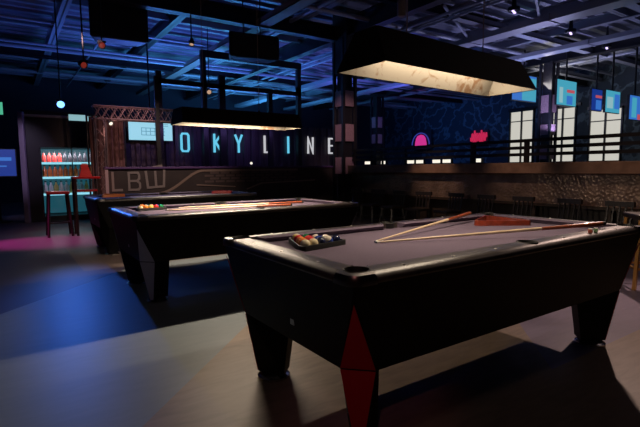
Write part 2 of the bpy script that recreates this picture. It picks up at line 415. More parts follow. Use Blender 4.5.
T1 = make_table((.9964, 1.2667, 0), 'black pool table with red diamond corner panels, nearest and largest, under the big lamp', 'red_panel', 'red angular corner panel')
T2 = make_table((.862, 4.012, 0), 'black pool table with pale grey diamond corner panels, second from the front', 'grey_panel', 'pale grey angular corner panel')
T3 = make_table((.98, 6.78, 0), 'black pool table furthest back, before the mural half-wall', 'laminate', None)

# ------------------------------------------------------------------ balls and racks
BR = .0278
BCOL = {'yellow': (.80, .58, .13), 'orange': (.85, .26, .04), 'red': (.68, .03, .025), 'green': (.02, .22, .08), 'blue': (.03, .06, .30), 'navy': (.015, .02, .06),
        'black': (.008, .008, .009), 'maroon': (.22, .02, .02), 'purple': (.10, .03, .20), 'cream': (.78, .66, .42)}
for n, c in BCOL.items(): M['ball_' + n] = mat('ball_' + n, c, .12, spec=.6, coat=.5)
M['ball_white'] = mat('ball_white', (.75, .66, .54), .12, coat=.5)
BM = {}
def ball_mesh(col, stripe):
    if (col, stripe) in BM: return BM[(col, stripe)]
    b = new(); bmesh.ops.create_uvsphere(b, u_segments=24, v_segments=16, radius=BR)
    for f in b.faces: f.material_index = 1 if (stripe and abs(f.calc_center_median().z) > BR * .50) else 0
    me = mesh('ball', b, ['ball_' + col, 'ball_white'])
    for p in me.polygons: p.use_smooth = True
    BM[(col, stripe)] = me; return me
def rack_frame(name, c, ang, side, m, label, cat, group, z=BED, h=.05, th=.014):
    t = thing(name, label, cat, (c[0], c[1], z), ang, group)
    rr = side / math.sqrt(3); b = new()
    def tri(r, n=4):
        pts = []
        for k_ in range(3):
            a = R(90 + 120 * k_); cc = Vector((math.cos(a), math.sin(a))) * (r - .05)
            for i in range(n + 1):
                t_ = a + R(-60 + 120 * i / n); pts.append((cc.x + .025 * math.cos(t_), cc.y + .025 * math.sin(t_)))
        return pts
    o_, i_ = tri(rr), tri(rr - 2 * th)
    rows = [[(x, y, z_) for x, y in p] for p, z_ in ((o_, 0), (o_, h - .004), ([(x * .99, y * .99) for x, y in o_], h), (i_, h), (i_, 0), (o_, 0))]
    loft(b, rows, cap=False); bmesh.ops.remove_doubles(b, verts=b.verts[:], dist=.0001)
    obj('frame', b, m, t, smooth=True); return t
def ball_set(c, ang, z, rows, where, group):
    d = BR * 2.02
    for r, row in enumerate(rows):                 # row 0 = base row (5 balls), apex last
        for k_, (col, st) in enumerate(row):
            x = (k_ - (len(row) - 1) / 2) * d; y = (r - 4 / 3) * d * .866
            X = c[0] + x * math.cos(ang) - y * math.sin(ang); Y = c[1] + x * math.sin(ang) + y * math.cos(ang)
            o = bpy.data.objects.new('pool_ball', ball_mesh(col, st)); C.objects.link(o)
            o.location = (X, Y, z + BR); o.rotation_euler = (random.uniform(-.7, .7), random.uniform(-.7, .7), random.uniform(0, 6))
            rn = ('front row', 'second row', 'middle row', 'fourth row', 'back corner')[r]
            pos = ('leftmost', 'second', 'third', 'fourth', 'fifth')[k_]
            kind = (('white ball with a %s band' if st else '%s ball') % col)
            tag(o, '%s, %s in the %s of the %s rack' % (kind, pos, rn, where) if r < 4 else '%s at the back corner of the %s rack' % (kind, where), 'pool ball', group)
rows1 = [[('cream', 0), ('cream', 0), ('black', 0), ('navy', 0), ('blue', 1)], [('orange', 0), ('red', 0), ('navy', 0), ('orange', 1)], [('orange', 0), ('red', 0), ('blue', 1)], [('red', 0), ('orange', 0)], [('yellow', 1)]]
rows1 = [[('cream', 0), ('cream', 0), ('navy', 0), ('blue', 1), ('navy', 0)], [('orange', 0), ('red', 0), ('blue', 0), ('orange', 1)], [('orange', 0), ('red', 0), ('blue', 1)], [('red', 0), ('green', 0)], [('yellow', 1)]]
c1, a1 = (1.362, 2.084), R(10)
rack_frame('ball_rack', c1, a1, .368, 'rubber', 'black triangle around the racked balls on the nearest table', 'ball rack', None, h=.028, th=.008)
ball_set(c1, a1, BED, rows1, 'nearest', 'racked balls on the nearest table')
rows2 = [[('cream', 0), ('orange', 0), ('yellow', 0), ('red', 0), ('green', 0)], [('red', 0), ('orange', 1), ('cream', 0), ('blue', 0)], [('orange', 0), ('green', 0), ('red', 1)], [('yellow', 0), ('navy', 0)], [('red', 0)]]
c2, a2 = (1.225, 5.035), R(12)
rack_frame('ball_rack', c2, a2, .368, 'rubber', 'black triangle around the racked balls on the second table', 'ball rack', None, h=.028, th=.008)
ball_set(c2, a2, BED, rows2, 'second table', 'racked balls on the second table')
rack_frame('wooden_rack', (2.995, 2.083), math.atan2(-.23, .34) , .44, 'rackwood', 'empty red brown wooden triangle rack near the far end of the nearest table', 'ball rack', None, h=.038)
rack_frame('orange_rack', (1.36, 7.86), R(15), .40, 'orange_plastic', 'orange triangle rack at the left end of the furthest table', 'ball rack', None, h=.045)
rack_frame('red_rack', (3.12, 7.66), R(-20), .38, 'red_plastic', 'red triangle rack at the right part of the furthest table', 'ball rack', None, h=.045)

# ------------------------------------------------------------------ cues
def cue(p0, p1, label, group):
    t = thing('pool_cue', label, 'pool cue', p0, 0, group)
    p0, p1 = Vector(p0), Vector(p1); d = p1 - p0; l = d.length
    q = d.to_track_quat('Z', 'Y').to_matrix().to_4x4()
    def seg(name, z0, z1, r0, r1, m, lab=None):
        b = new(); lathe(b, [(r0, z0 * l), (r1, z1 * l)], n=12, T=q); obj(name, b, m, t, smooth=True, label=lab)
    seg('tip', 0, .008, .0042, .005, 'tip', 'dark blue tip'); seg('ferrule', .008, .022, .005, .0052, 'ivory', 'pale ferrule')
    seg('shaft', .022, .70, .0052, .0105, 'ash', 'pale wooden shaft'); seg('butt', .70, .985, .0105, .0145, 'butt', 'red brown butt'); seg('bumper', .985, 1, .0145, .012, 'rubber')
    return t
cue((1.70, 1.962, BED + .006), (2.925, 2.265, .835), 'pale cue on the nearest table pointing back to the far rail', None)
cue((1.684, 1.940, BED + .006), (3.06, 1.366, .829), 'pale cue on the nearest table running to the right-hand end, in front of the other', None)
cue((1.34, 4.79, BED + .006), (2.64, 4.45, BED + .016), 'pale cue on the second table, nearer to the camera', None)
cue((1.54, 5.05, BED + .006), (2.98, 4.75, BED + .016), 'pale cue on the second table, further from the camera', None)
def chalk(x, y, z, m, label):
    t = thing('chalk_cube', label, 'chalk', (x, y, z), R(20), None)
    b = new(); box(b, (-.011, -.011, 0), (.011, .011, .020)); obj('wrapper', b, m, t, bevel=.001)
    b = new(); box(b, (-.0105, -.0105, .020), (.0105, .0105, .0225)); obj('chalk', b, 'ivory', t)
M['chalk_red'] = mat('chalk_red', (.55, .12, .08), .8); M['chalk_green'] = mat('chalk_green', (.22, .40, .20), .8)
chalk(2.79, 1.322, .8, 'chalk_red', 'red chalk cube on the long rail of the nearest table')
chalk(2.85, 1.320, .8, 'chalk_green', 'green chalk cube on the long rail of the nearest table')

# ------------------------------------------------------------------ lamps over the tables
def pool_lamp(loc, rz, L, W, h, label, power, cords, lz, zl, dy=0, ins=.04, iy=.10):
    t = thing('pool_lamp', label, 'pendant lamp', loc, rz, 'lamps hung over the pool tables')
    o0, o1 = [(0, 0), (L, 0), (L, W), (0, W)], [(ins, iy), (L - ins, iy), (L - ins, W - iy), (ins, W - iy)]
    sh = lambda p, d: [(min(max(x, p[0][0] + d), p[2][0] - d), min(max(y, p[0][1] + d), p[2][1] - d)) for x, y in p]
    b = new(); z3 = lambda p, z: [(x, y, z) for x, y in p]
    loft(b, [z3(sh(o0, .010), .002), z3(o0, 0), z3(o1, h), ], cap=False); b.faces.new([b.verts.new(p) for p in z3(o1, h)])
    obj('shade', b, 'shade_out', t)
    b = new(); loft(b, [z3(sh(o0, .010), .002), z3(sh(o1, .008), h - .01)], cap=False); b.faces.new([b.verts.new(p) for p in z3(sh(o1, .008), h - .01)])
    obj('reflector', b, 'shade_in', t, label='cream reflector with brown scorch stains')
    b = new(); tube(b, (.15, W / 2 + dy, zl + .008), (L - .15, W / 2 + dy, zl + .008), .0055, n=10); obj('tube_lamp', b, 'tube', t)
    for x in cords:
        b = new(); tube(b, (x, W / 2, h), (x, W / 2, lz - loc[2]), .0035, n=6); obj('cord', b, 'wire', t)
        b = new(); lathe(b, [(.03, h), (.03, h + .008), (.008, h + .03)], (x, W / 2, 0), 12); obj('cord_cap', b, 'black_metal', t)
    la = bpy.data.lights.new('pool_lamp_light', 'AREA'); la.shape = 'RECTANGLE'; la.size = L - .3; la.size_y = .008; la.energy = power; la.color = (1, .80, .60)
    lo = bpy.data.objects.new('pool_lamp_light', la); C.objects.link(lo); lo.parent = t; lo.location = (L / 2, W / 2 + dy, zl)
    return t
pool_lamp((1.519, 1.675, 1.687), .067, 1.423, .364, .194, 'long brown box lamp with stained cream inside, over the nearest table', 19, (.35, 1.07), 4.96, .174, .024)
pool_lamp((1.44, 4.455, 1.635), .02, 1.37, .364, .155, 'long brown box lamp hung on two cords over the second table', 62, (.29, .92), 4.96, .045, 0, .015, .05)

# ------------------------------------------------------------------ columns
def column(loc, h, s, plates, label, m='pink_plate'):
    t = thing('lattice_column', label, 'column', loc, 0, 'steel columns with plates'); t['kind'] = 'structure'
    b = new()
    for x in (-1, 1):
        for y in (-1, 1): box(b, (x * s / 2 - .035, y * s / 2 - .035, 0), (x * s / 2 + .035, y * s / 2 + .035, h))
    box(b, (-s / 2 + .05, -s / 2 + .05, 0), (s / 2 - .05, s / 2 - .05, h)); obj('shaft', b, 'dark_steel', t)
    for z0, z1 in plates:
        for dx, dy in ((-1, 0), (1, 0), (0, -1), (0, 1)):
            b = new(); w = s / 2 - .05
            lo = (min(dx * s / 2, dx * (s / 2 + .02)) if dx else -w, min(dy * s / 2, dy * (s / 2 + .02)) if dy else -w, z0)
            hi = (max(dx * s / 2, dx * (s / 2 + .02)) if dx else w, max(dy * s / 2, dy * (s / 2 + .02)) if dy else w, z1)
            box(b, lo, hi); obj('plate', b, m, t)
    return t
c0_ = column((7.05, 9.27, 0), 4.3, .36, [(2.68, 3.05), (1.84, 2.25), (1.04, 1.45)], 'square steel column with dusky pink plates at the left end of the drink ledge')
b = new(); box(b, (-.20, -.34, 3.45), (.72, .22, 4.95)); obj('top_housing', b, 'rubber', c0_, bevel=.01)
column((13.9, 15.9, 0), 4.3, .36, [(2.95, 3.42), (2.26, 2.66)], 'blue lit column with plates far behind the ledge, right of the pink one')
column((13.9, 8.0, 0), 4.3, .34, [(2.81, 3.33), (2.14, 2.45), (1.4, 1.83)], 'dark column with violet plates between the lit windows')

# ------------------------------------------------------------------ back left: corrugated wall, letters, screen, mural
WY = 12.0
b = new(); prof = []; x = 1.75
while x < 8.95: prof += [(x, WY), (x + .09, WY), (x + .12, WY + .05), (x + .21, WY + .05)]; x += .24
lo = [[(a, c_, z) for a, c_ in prof] + [(a, WY + .12, z) for a, c_ in (prof[-1], prof[0])] for z in (0, 2.42)]
loft(b, lo); tag(struct('partition_wall', b, 'corrug'), 'dark corrugated partition behind the glowing letters', 'partition wall', kind='structure')
_sk = [0]
def stroke(bm, pts, w, th, ox, oz, y):            # one continuous mitred ribbon along a polyline
    _sk[0] = (_sk[0] + 1) % 3; th = th + .0016 * _sk[0]
    P = [Vector((x, z)) for x, z in pts]; closed = (P[0] - P[-1]).length < 1e-6
    if closed: P = P[:-1]
    n = len(P); rows = []
    for i in range(n):
        d0 = (P[i] - P[i - 1]).normalized() if (i > 0 or closed) else None
        d1 = (P[(i + 1) % n] - P[i]).normalized() if (i < n - 1 or closed) else None
        d0 = d0 or d1; d1 = d1 or d0
        t_ = (d0 + d1).normalized() if (d0 + d1).length > 1e-4 else d1
        nn = Vector((-t_.y, t_.x)); k_ = w / 2 / max(.45, nn.dot(Vector((-d1.y, d1.x))))
        c = P[i].copy()
        if not closed and i == 0: c -= d1 * w / 2
        if not closed and i == n - 1: c += d0 * w / 2
        a_, b_ = c + nn * k_, c - nn * k_
        rows.append([(ox + q.x, y + s_ * th / 2, oz + q.y) for q, s_ in ((a_, -1), (b_, -1), (b_, 1), (a_, 1))])
    if closed: rows.append(rows[0])
    loft(bm, rows, cap=not closed)
    if closed: bmesh.ops.remove_doubles(bm, verts=bm.verts[:], dist=1e-5)
LT = {'O': [[(.04, 0), (.20, 0), (.24, .05), (.24, .40), (.20, .45), (.04, .45), (0, .40), (0, .05), (.04, 0)]],
      'K': [[(0, 0), (0, .45)], [(.24, .45), (.02, .23)], [(.05, .25), (.24, 0)]], 'Y': [[(0, .45), (.12, .22), (.24, .45)], [(.12, .22), (.12, 0)]],
      'L': [[(0, .45), (0, 0), (.2, 0)]], 'I': [[(0, 0), (0, .45)]], 'N': [[(0, 0), (0, .45), (.22, 0), (.22, .45)]],
      'E': [[(.2, 0), (0, 0), (0, .45), (.2, .45)], [(0, .23), (.16, .23)]]}
for ch, x, m, d in (('O', 3.80, 'neon_cyan', 'cyan'), ('K', 4.69, 'neon_cyan', 'cyan'), ('Y', 5.30, 'neon_cyan', 'cyan'), ('L', 6.20, 'neon_white', 'white'), ('I', 6.98, 'neon_cyan', 'cyan'), ('N', 7.68, 'neon_white', 'white'), ('E', 8.46, 'neon_white', 'white')):
    b = new()
    for s in LT[ch]: stroke(b, [(px * .78, pz) for px, pz in s], .046, .05, x + .02, 1.655, WY - .03)
    tag(obj('sign_letter', b, m), 'glowing %s letter %s on the dark corrugated wall' % (d, ch), 'sign letter', 'glowing letters on the back wall')
# big cyan screen
t = thing('projection_screen', 'bright cyan screen with a grid pattern, left of the glowing letters', 'screen', (2.50, 11.82, 1.89))
b = new(); box(b, (0, 0, 0), (1.06, .05, .49)); obj('screen_case', b, 'black_metal', t)
b = new(); box(b, (.012, -.006, .012), (1.048, 0, .478)); obj('screen_panel', b, 'screen_cyan', t)
b = new()
for i in range(6): box(b, (.30 + i * .105, -.009, .13), (.315 + i * .105, -.006, .31))
for z in (.13, .22, .30): box(b, (.30, -.009, z), (.86, -.006, z + .014))
for z in (.36, .40): box(b, (.62, -.009, z), (.95, -.006, z + .012))
obj('screen_pattern', b, 'screen_line', t)
b = new(); tube(b, (.53, .03, .49), (.53, .03, 2.9), .02); obj('mount_pole', b, 'black_metal', t)
# dark steel posts and beams of a frame before the wall
for n_, (x, h) in enumerate(((3.20, 3.55), (4.33, 4.1), (4.81, 3.6), (6.22, 3.25), (7.16, 3.5))):
    b = new(); hw = .085 if x == 4.81 else .06; box(b, (x - hw, 11.56, 0), (x + hw, 11.68, h)); box(b, (x - .1, 11.52, 0), (x + .1, 11.72, .02)); struct('steel_post', b, 'dark_steel')
b = new(); box(b, (4.27, 11.54, 4.0), (7.22, 11.70, 4.18)); struct('frame_beam', b, 'dark_steel')
b = new(); box(b, (3.14, 11.56, 3.25), (7.22, 11.68, 3.37)); struct('frame_beam', b, 'dark_steel')
b = new(); box(b, (7.10, 11.56, 3.37), (7.22, 11.68, 4.0)); struct('frame_beam', b, 'dark_steel')
# curtain
b = new(); pr_ = []
for i in range(40): x = 1.58 + i * .018; pr_.append((x, 11.25 + .045 * math.sin(i * .95) + .02 * math.sin(i * 2.3)))
lo = [[(x, y, z) for x, y in pr_] + [(x, y + .02, z) for x, y in pr_[::-1]] for z in (.02, 2.35)]
t = thing('curtain', 'plum folded curtain on a black rail behind the lattice truss', 'curtain', (0, 0, 0))
loft(b, lo); obj('fabric', b, 'curtain', t, smooth=True)
b = new(); tube(b, (1.52, 11.26, 2.37), (2.32, 11.26, 2.37), .02); tube(b, (1.54, 11.26, 0), (1.54, 11.26, 2.37), .02); tube(b, (2.30, 11.26, 0), (2.30, 11.26, 2.37), .02)
obj('rail', b, 'black_metal', t)
# mural half-wall
t = thing('mural_half_wall', 'low brown mural wall painted LBW with a tan swoosh', 'half wall', (1.58, 9.5, 0)); t['kind'] = 'structure'
b = new(); box(b, (0, 0, 0), (5.25, .12, 1.20)); obj('board', b, 'mural', t)
b = new(); box(b, (-.02, -.03, 1.20), (5.27, .15, 1.245)); obj('top_cap', b, 'purple', t, bevel=.006)
b = new(); box(b, (-.02, -.02, 0), (.035, 0, 1.19)); obj('end_trim', b, 'white_trim', t)
b = new()
stroke(b, [(.11, .33), (.11, 0), (.26, 0)], .045, .01, 0, .80, -.006); obj('painted_letter', b, 'mural_grey', t, label='painted letter L')
b = new()
for s in ([(0, 0), (0, .33), (.17, .33), (.19, .28), (.19, .21), (.15, .17), (.20, .12), (.20, .04), (.17, 0), (0, 0)], [(0, .17), (.15, .17)]): stroke(b, [(x + .40, z) for x, z in s], .042, .01, 0, .80, -.006)
obj('painted_letter', b, 'mural_grey', t, label='painted letter B')
b = new()
for s in ([(0, .34), (.03, .03), (.34, .05), (.36, .40)], [(.18, .34), (.19, .05)], [(.08, .42), (.30, .46)]): stroke(b, [(x + .72, z) for x, z in s], .045, .01, 0, .80, -.006)
obj('painted_letter', b, 'mural_grey', t, label='painted letter W')
b = new(); pts = []
for i in range(25):
    u_ = i / 24; s = u_ * u_ * (3 - 2 * u_); pts.append((.85 + 1.05 * u_, .70 + .46 * s ** 1.3))
pts += [(4.2, 1.16)]
stroke(b, pts, .05, .01, 0, 0, -.006); obj('painted_swoosh', b, 'mural_line', t)
b = new(); stroke(b, [(1.75, .86), (2.6, .80)], .022, .01, 0, 0, -.006); stroke(b, [(2.9, .74), (3.25, .86), (4.7, .90)], .03, .01, 0, 0, -.006); obj('painted_line', b, 'mural_line', t)
b = new()
for r in range(4):
    for k_ in range(9):
        x = 1.92 + k_ * .24 + (r % 2) * .12; box(b, (x, -.005, .90 + r * .062), (x + .20, .001, .945 + r * .062))
obj('painted_bricks', b, 'mural_brick', t)
# round globe light on the half-wall
t = thing('globe_light', 'small white glowing globe on top of the mural wall', 'lamp', (4.62, 9.56, 1.245))
b = new(); lathe(b, [(.03, 0), (.03, .01), (.012, .02), (.012, .04)], n=12); obj('base', b, 'black_metal', t)
b = new(); bmesh.ops.create_uvsphere(b, u_segments=16, v_segments=10, radius=.03, matrix=Matrix.Translation((0, 0, .065))); obj('globe', b, 'lamp_white', t, smooth=True)

# lattice truss (goal-post) in front of the screen
t = thing('lattice_truss', 'brownish square lattice truss on a leg before the cyan screen', 'truss', (1.58, 10.0, 0))
M['truss'] = mat('truss_metal', (.30, .20, .21), .4, metal=.6)
b = new(); Lx = 1.57
for y in (0, .22):
    for z in (2.19, 2.44): tube(b, (-.08, y, z), (Lx, y, z), .016, n=8)
obj('chords', b, 'truss', t, smooth=True)
b = new(); n = 11
for y in (0, .22):
    for i in range(n):
        x0, x1 = -.08 + i * (Lx + .08) / n, -.08 + (i + 1) * (Lx + .08) / n
        tube(b, (x0, y, 2.19), (x1, y, 2.44), .008, n=6); tube(b, (x0, y, 2.44), (x1, y, 2.19), .008, n=6)
for i in range(n + 1):
    x0 = -.08 + i * (Lx + .08) / n
    for z in (2.19, 2.44): tube(b, (x0, 0, z), (x0, .22, z), .008, n=6)
obj('lattice', b, 'truss', t)
b = new()
for x0 in (-.06, .12):
    for y in (0, .22): tube(b, (x0, y, 0), (x0, y, 2.19), .016, n=8)
for i in range(9):
    z = .1 + i * .22
    tube(b, (-.06, 0, z), (.12, 0, z + .22), .008, n=6); tube(b, (-.06, .22, z + .22), (.12, .22, z), .008, n=6)
box(b, (-.15, -.08, 0), (.21, .30, .015)); obj('leg', b, 'truss', t)
b = new(); box(b, (1.07, -.09, 0), (1.15, -.02, 3.1)); box(b, (.98, -.15, 0), (1.24, .05, .015)); obj('leg', b, 'dark_steel', t, label='square black post')

# ------------------------------------------------------------------ small stage lights
def stage_light(loc, aim, m, label, r=.07, l=.2, hang=None, group='stage lights'):
    t = thing('stage_light', label, 'spotlight', loc, 0, group)
    d = Vector(aim) - Vector(loc); q = d.to_track_quat('Z', 'Y').to_matrix().to_4x4()
    b = new(); lathe(b, [(r * .6, -l), (r * .8, -l * .9), (r * .9, -l * .3), (r * 1.08, 0), (r * 1.08, .012), (r * .95, .012), (r * .9, -.01)], n=18, T=q); obj('body', b, 'black_metal', t, smooth=True)
    b = new(); lathe(b, [(r * .9, -.012), (r * .88, -.004), (r * .5, .004)], n=18, T=q); obj('lens', b, m, t, smooth=True)
    if hang:
        b = new(); tube(b, (0, 0, r * .8), (0, 0, hang - loc[2]), .012, n=8); box(b, (-r * 1.2, -.01, r * .8), (r * 1.2, .01, r * .8 + .03)); obj('yoke', b, 'black_metal', t)
    return t
stage_light((.938, 9.9, 2.40), (.40, 4.0, .2), 'lamp_blue', 'bright blue stage spotlight hanging above the drinks cooler', .07, .2, 4.92)
stage_light((1.10, 8.0, 2.78), (1.6, 6, 2.0), 'lamp_red', 'small spotlight with a red glow, left of the truss', .05, .15, 4.92)
stage_light((1.37, 8.0, 3.11), (1.5, 5, 1.5), 'lamp_red', 'small spotlight with a red glow, below the left hanging speaker', .05, .15, 4.92)
stage_light((1.80, 10.0, 2.10), (1.9, 8.5, 1.3), 'lamp_white', 'small white spotlight clamped under the lattice truss', .04, .10, 2.18)
stage_light((3.0, 8.6, 3.48), (2.3, 7.3, .8), 'lamp_warm', 'small track spotlight hanging before the blue roof, aimed at the furthest table', .045, .14, 4.92)
stage_light((4.35, 11.30, 3.1), (4.0, 9, 2), 'lamp_warm', 'pale spotlight fixed to the steel frame above the second lamp', .06, .2, 4.92)
for k_, (y, w) in enumerate(((2.9, 'nearest the right edge'), (4.5, 'in the middle'), (6.3, 'nearest the pink column'))):
    stage_light((4.6, y, 4.06), (7.05, y, .75), 'lamp_warm', 'warm downlight over the drink ledge, %s' % w, .05, .14, 4.92)
for (x, y), w in (((8.85, 5.9), 'leftmost of the row'), ((11.42, 6.08), 'in the middle of the row'), ((13.66, 6.28), 'rightmost of the row')):
    t = thing('violet_ceiling_light', 'small violet white ceiling light at upper right, %s' % w, 'ceiling light', (x, y, 4.33), 0, 'violet ceiling lights')
    b = new(); lathe(b, [(.10, .02), (.12, .03), (.12, .10), (.05, .12), (.02, .58)], n=18); obj('housing', b, 'black_metal', t, smooth=True)
    b = new()
    for dx in (-.055, 0, .055): tube(b, (dx * 1.3, dx * .5, .004), (dx * 1.3, dx * .5, .022), .026, n=12)
    obj('bulbs', b, 'lamp_violet', t)

t = thing('hanging_sensor', 'small brown can hanging under the roof above the big lamp', 'hanging can', (4.2, 4.35, 3.05))
b = new(); lathe(b, [(.045, 0), (.055, .02), (.055, .19), (.03, .22)], n=16); obj('can', b, 'tray', t, smooth=True)
b = new(); tube(b, (0, 0, .21), (0, 0, 1.9), .006, n=6); obj('cord', b, 'black_metal', t)
# ------------------------------------------------------------------ hanging speakers
def speaker(loc, rz, w, h, label):
    t = thing('hanging_speaker', label, 'speaker', loc, rz, 'hanging speakers')
    b = new(); prism(b, [(-w / 2, -.20), (w / 2, -.20), (w / 2 - .12, .25), (-w / 2 + .12, .25)], 0, h); obj('cabinet', b, 'black_metal', t, bevel=.05, seg=4)
    b = new(); box(b, (-w / 2 + .06, -.212, .05), (w / 2 - .06, -.202, h - .05)); obj('grille', b, 'rubber', t)
    for x in (-w / 6, w / 6):
        b = new(); tube(b, (x, 0, h), (x, 0, 4.95 - loc[2]), .012, n=8); obj('hanger', b, 'black_metal', t)
speaker((4.53, 9.2, 3.50), R(-8), 1.12, .50, 'black loudspeaker hung under the roof, behind the second lamp cords')
speaker((2.03, 10.0, 3.70), R(-4), 1.08, .78, 'black loudspeaker hung under the roof at upper left')

# ------------------------------------------------------------------ drinks cooler, red furniture at left
t = thing('drinks_cooler', 'tall lit drinks cooler with mauve side post and silver header', 'drinks cooler', (.38, 12.5, 0))
W_ = 1.62; D_ = .7; Hc = 2.55
b = new(); box(b, (0, 0, 0), (.05, D_, Hc)); box(b, (W_ - .05, 0, 0), (W_, D_, Hc)); box(b, (0, D_ - .04, 0), (W_, D_, Hc)); box(b, (0, 0, 0), (W_, D_, .12)); box(b, (0, 0, 1.72), (W_, D_, Hc)); box(b, (.05, 0, .12), (.33, .05, 1.72)); obj('cabinet', b, 'dark_steel', t)
b = new(); loft(b, [[(-.07, -.06, z), (.02, -.10, z), (.06, -.05, z), (.05, .05, z), (-.06, .05, z)] for z in (0, 2.50)] ); obj('side_post', b, 'purple_post', t, label='mauve metal side post', bevel=.01)
b = new(); box(b, (.06, -.03, 2.40), (.94, 0, 2.46)); obj('header_trim', b, 'brushed', t, label='silver strip on the header', bevel=.005)
b = new(); box(b, (.95, -.025, 2.36), (W_ - .02, -.004, 2.50)); obj('header_sign', b, 'screen_pale', t)
b = new(); box(b, (.31, D_ - .06, .14), (W_ - .06, D_ - .045, 1.71)); obj('back_panel', b, 'cooler_back', t)
b = new(); box(b, (.30, -.004, .14), (W_ - .05, .004, 1.72)); obj('glass_door', b, 'glass', t)
b = new()
for x in (.32, .96, W_ - .07): box(b, (x, -.014, .12), (x + .02, .012, 1.72))
obj('door_frame', b, 'black_metal', t)
SH = (.62, .98, 1.30)
for z in (.64, 1.03, 1.37):
    b = new(); box(b, (.335, .06, z - .02), (W_ - .06, D_ - .07, z)); obj('shelf', b, 'brushed', t)
    b = new(); box(b, (.335, .045, z - .04), (W_ - .06, .058, z + .012)); obj('price_rail', b, 'cooler_strip', t, label='glowing cyan shelf edge')
def bottle(x, y, z, h, r, m, label, group):
    if (h, r, m) not in BM:
        b = new(); lathe(b, [(r, 0), (r, h * .62), (r * .45, h * .8), (r * .4, h)], n=12); lathe(b, [(r * .46, h * .93), (r * .46, h + .012)], n=10, mi=1); BM[(h, r, m)] = mesh('bottle', b, [m, 'dark_steel'], True)
    o = bpy.data.objects.new('drink_bottle', BM[(h, r, m)]); C.objects.link(o); o.location = (x, y, z); return tag(o, label, 'bottle', group)
for i in range(11):
    x = .38 + .40 + i * .108
    bottle(x, 12.5 + .13, 1.03, .27, .048, 'bottle_orange', 'orange drink bottle on the middle shelf of the cooler', 'orange bottles in the cooler')
    c_ = ('bottle_white', 'bottle_white', 'bottle_yellow')[i % 3]; d_ = ('clear', 'clear', 'yellow')[i % 3]
    bottle(x, 12.5 + .13, .64, .29, .048, c_, d_ + ' drink bottle on the lowest shelf of the cooler', d_ + ' bottles in the cooler')
    c_, d_ = ('bottle_red', 'red') if i < 4 else ('bottle_dark', 'dark')
    bottle(x, 12.5 + .13, 1.37, .24, .045, c_, d_ + ' drink bottle on the top shelf of the cooler', d_ + ' bottles in the cooler')
# red high stool and tall red table
def stool(loc, rz, seat_z, s, label, seat_m, leg_m, back=False, group=None, name='bar_stool', rung=.3):
    t = thing(name, label, 'bar stool', loc, rz, group)
    b = new(); box(b, (-s / 2, -s / 2, seat_z - .05), (s / 2, s / 2, seat_z)); obj('seat', b, seat_m, t, bevel=.015)
    for x in (-1, 1):
        for y in (-1, 1):
            b = new(); bar(b, (x * (s / 2 + .01), y * (s / 2 + .01), 0), (x * (s / 2 - .035), y * (s / 2 - .035), seat_z - .04), .03, .03); obj('leg', b, leg_m, t)
    b = new(); q = s / 2 - .012
    for p0, p1 in (((-q, -q), (q, -q)), ((q, -q), (q, q)), ((q, q), (-q, q)), ((-q, q), (-q, -q))): bar(b, (*p0, rung), (*p1, rung), .02, .02)
    obj('footrest', b, leg_m, t)
    if back:
        b = new()
        for k_ in range(5): x = -s / 2 + .03 + k_ * (s - .06) / 4; bar(b, (x, s / 2 - .02, seat_z), (x, s / 2 + .03, seat_z + .26), .018, .018)
        box(b, (-s / 2, s / 2, seat_z + .24), (s / 2, s / 2 + .05, seat_z + .31)); obj('backrest', b, leg_m, t)
    return t
stool((.77, 9.60, 0), 0, .81, .36, 'high red stool in front of the drinks cooler', 'red_paint', 'darkwood', rung=.25)
t = thing('high_table', 'narrow tall red table with a lower shelf beside the red stool', 'table', (1.23, 9.55, 0))
b = new(); box(b, (-.22, -.2, 1.03), (.22, .2, 1.07)); obj('tabletop', b, 'red_paint', t, bevel=.006)
b = new(); box(b, (-.2, -.18, .80), (.2, .18, .83)); obj('shelf', b, 'red_paint', t)
for x in (-1, 1):
    for y in (-1, 1): b = new(); box(b, (x * .19 - .02, y * .17 - .02, 0), (x * .19 + .02, y * .17 + .02, 1.03)); obj('leg', b, 'darkwood', t)
t = thing('menu_holder', 'red tapered menu holder standing on the tall red table', 'menu holder', (1.23, 9.53, 1.07))
b = new(); loft(b, [[(-.11, -.08, 0), (.11, -.08, 0), (.11, .08, 0), (-.11, .08, 0)], [(-.07, -.05, .12), (.07, -.05, .12), (.07, .05, .12), (-.07, .05, .12)], [(-.07, -.03, .22), (.05, -.03, .22), (.05, .03, .22), (-.07, .03, .22)]]); obj('holder', b, 'red_paint', t, bevel=.005)
b = new(); box(b, (-.05, -.006, .2), (.045, .006, .24)); obj('card', b, 'white_trim', t)
# blue screen and green sign at the left edge
t = thing('blue_screen', 'glowing blue screen on a stand at the left edge, beside the cooler', 'screen', (-.05, 13.0, 0))
b = new(); box(b, (-.50, 0, 1.05), (.30, .06, 1.70)); obj('screen_case', b, 'black_metal', t)
b = new(); box(b, (-.48, -.005, 1.07), (.28, 0, 1.68)); obj('screen_panel', b, 'screen_deep', t)
b = new(); box(b, (-.40, -.008, 1.28), (.10, -.005, 1.31)); box(b, (-.3, -.008, 1.42), (.2, -.005, 1.50)); obj('screen_pattern', b, 'screen_blue', t)
b = new(); tube(b, (-.1, .03, 0), (-.1, .03, 1.05), .03); lathe(b, [(.25, 0), (.25, .02), (.03, .04)], (-.1, .03, 0), 20); obj('stand', b, 'black_metal', t)
t = thing('exit_light', 'small green glowing sign at the left edge under the roof', 'sign', (-.06, 14.0, 2.55))
b = new(); box(b, (-.30, 0, 0), (.14, .05, .34)); tube(b, (-.1, .025, .34), (-.1, .025, 2.38), .01); obj('case', b, 'black_metal', t)
